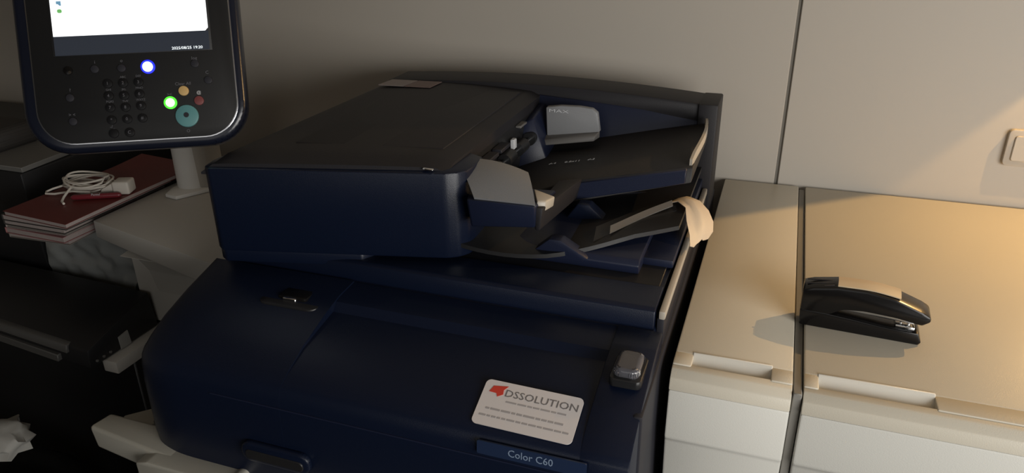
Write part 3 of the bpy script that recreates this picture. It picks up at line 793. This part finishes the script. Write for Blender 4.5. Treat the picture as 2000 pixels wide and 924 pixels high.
# the red top notebook, its far corner curling up a little
rb_ = thing('red_notebook', 'dark red notebook on top of the stack with a cable on it', 'notebook', (-1.20, 1.0, 0.961))
def rbsheet(z, th, inset=0.0):
    rows = []
    for j in range(17):
        v = j/16
        row = []
        for i in range(9):
            u = i/8
            x = -1.284 + inset + (0.161-2*inset)*u; y = 0.868 + inset + (0.330-2*inset)*v - 0.012*u
            zz = z + 0.010*max(0, v-0.7)**1.5*(1-u)*3 + 0.004*math.sin(PI*v)*u*0.3
            row.append((x, y, zz))
        rows.append(row)
    return MB().strip(rows, th)
for k_, nm, mt_ in ((0, 'cover', 'redbook'),):
    obj('cover', rbsheet(0.9772, 0.0008), M['redbook'], rb_)
obj('pages', rbsheet(0.9765, 0.0072, 0.0015), M['paper'], rb_)
obj('back_cover', rbsheet(0.9697, 0.0008), M['redbook'], rb_)

ZT = 0.9785
# cable coil
pts = []
rnd = random.Random(4)
c0 = Vector((-1.222, 1.003, ZT+0.004))
N = 9*28
for i in range(N):
    a = 2*PI*i/28
    lp = i//28
    f = (i%28)/28
    rx = 0.047 + 0.006*math.sin(lp*2.1+f*2) ; ry = 0.030 + 0.006*math.cos(lp*1.7+f)
    pts.append(c0 + Vector((rx*math.cos(a) + 0.005*math.sin(lp*3), ry*math.sin(a) + 0.004*math.cos(lp*2.3),
                            0.0005 + 0.0022*lp + 0.003*math.sin(a*2+lp))))
cb = thing('cable', 'coiled white cable with plug lying on the red notebook', 'cable', (-1.195, 0.965, ZT))
obj('coil', MB().tube(pts, 0.0019, 6), M['cable'], cb)
obj('loose_end', MB().tube([(-1.229,0.980,ZT+0.018),(-1.222,0.960,ZT+0.015),(-1.217,0.940,ZT+0.007),(-1.210,0.928,ZT+0.003),(-1.200,0.923,ZT+0.002)], 0.0022, 8), M['cable'], cb)
obj('loop', MB().tube([(-1.254,0.990,ZT+0.012),(-1.276,0.968,ZT+0.006),(-1.282,0.958,ZT+0.003),(-1.274,0.950,ZT+0.003),(-1.254,0.952,ZT+0.004),(-1.224,0.965,ZT+0.008),(-1.189,0.972,ZT+0.008)], 0.0020, 8), M['cable'], cb)
pm_ = frame(Vector((-1.172, 0.996, ZT)), (0.93, 0.37, 0), (0,0,1))
plug = MB().prism([(-0.010,0.002),(0.016,0.0005),(0.018,0.0005),(0.018,0.021),(0.014,0.021),(-0.006,0.010)], -0.010, 0.010, 'z', 0.002, 2, mx=pm_)
obj('plug_neck', plug, M['cable'], cb)
obj('plug', MB().box(0.017, 0.048, 0.0005, 0.0255, -0.016, 0.016, 0.004, 3, mx=pm_), M['cable'], cb)
# dark red pen
pen = thing('pen', 'dark red pen lying in front of the cable on the red notebook', 'pen', (-1.15, 0.92, ZT))
pa, pb = Vector((-1.206, 0.945, ZT+0.005)), Vector((-1.128, 0.986, ZT+0.005))
dd = (pb-pa)
obj('barrel', MB().tube([pa + dd*t for t in (0, 0.03, 0.06, 0.5, 0.93, 0.97, 1.0)], [0.002,0.004,0.005,0.0052,0.005,0.004,0.002], 14), M['penred'], pen)
pf = frame(pa + dd*0.52 + Vector((0.0008, -0.0037, 0.0041)), dd, Vector((0,0.74,0.66)))
text('lettering', 'Pentel', 0.0062, M['mark'], pen, wloc(pen).inverted() @ pf @ Matrix.Translation((0,0,0.0002)), 0.0001)

# black bin bag with crumpled paper at lower left
def blob(c, s, amp, fr, seed, sub=5):
    b = bmesh.new()
    bmesh.ops.create_icosphere(b, subdivisions=sub, radius=1.0)
    for v_ in b.verts:
        n_ = v_.co.normalized()
        d = 1 + amp*noise.noise(n_*fr + Vector((seed,0,0))) + amp*0.5*abs(noise.noise(n_*fr*2.7 + Vector((0,seed,0))))
        p = Vector((n_.x*s[0]*d, n_.y*s[1]*d, n_.z*s[2]*d))
        v_.co = Vector(c) + p
        if v_.co.z < 0.002: v_.co.z = 0.002
    return MB().add(b)
tag(obj('bin_bag', blob((-1.26, 0.585, 0.31), (0.36, 0.25, 0.29), 0.16, 3.5, 3.0), M['bin'], smooth=80), 'glossy black bin bag standing in the dark lower left', 'bag')
b = bmesh.new()
bmesh.ops.create_icosphere(b, subdivisions=3, radius=1.0)
for v_ in b.verts:
    n_ = v_.co.normalized()
    d = 1 + 0.45*noise.noise(n_*3.1 + Vector((2,1,0)))
    v_.co = Vector((-1.175, 0.66, 0.655)) + Vector((n_.x*0.060*d, n_.y*0.050*d, n_.z*0.024*d))
tag(obj('crumpled_paper', MB().add(b), M['crump'], smooth=50), 'crumpled white paper on top of the black bin bag', 'paper')
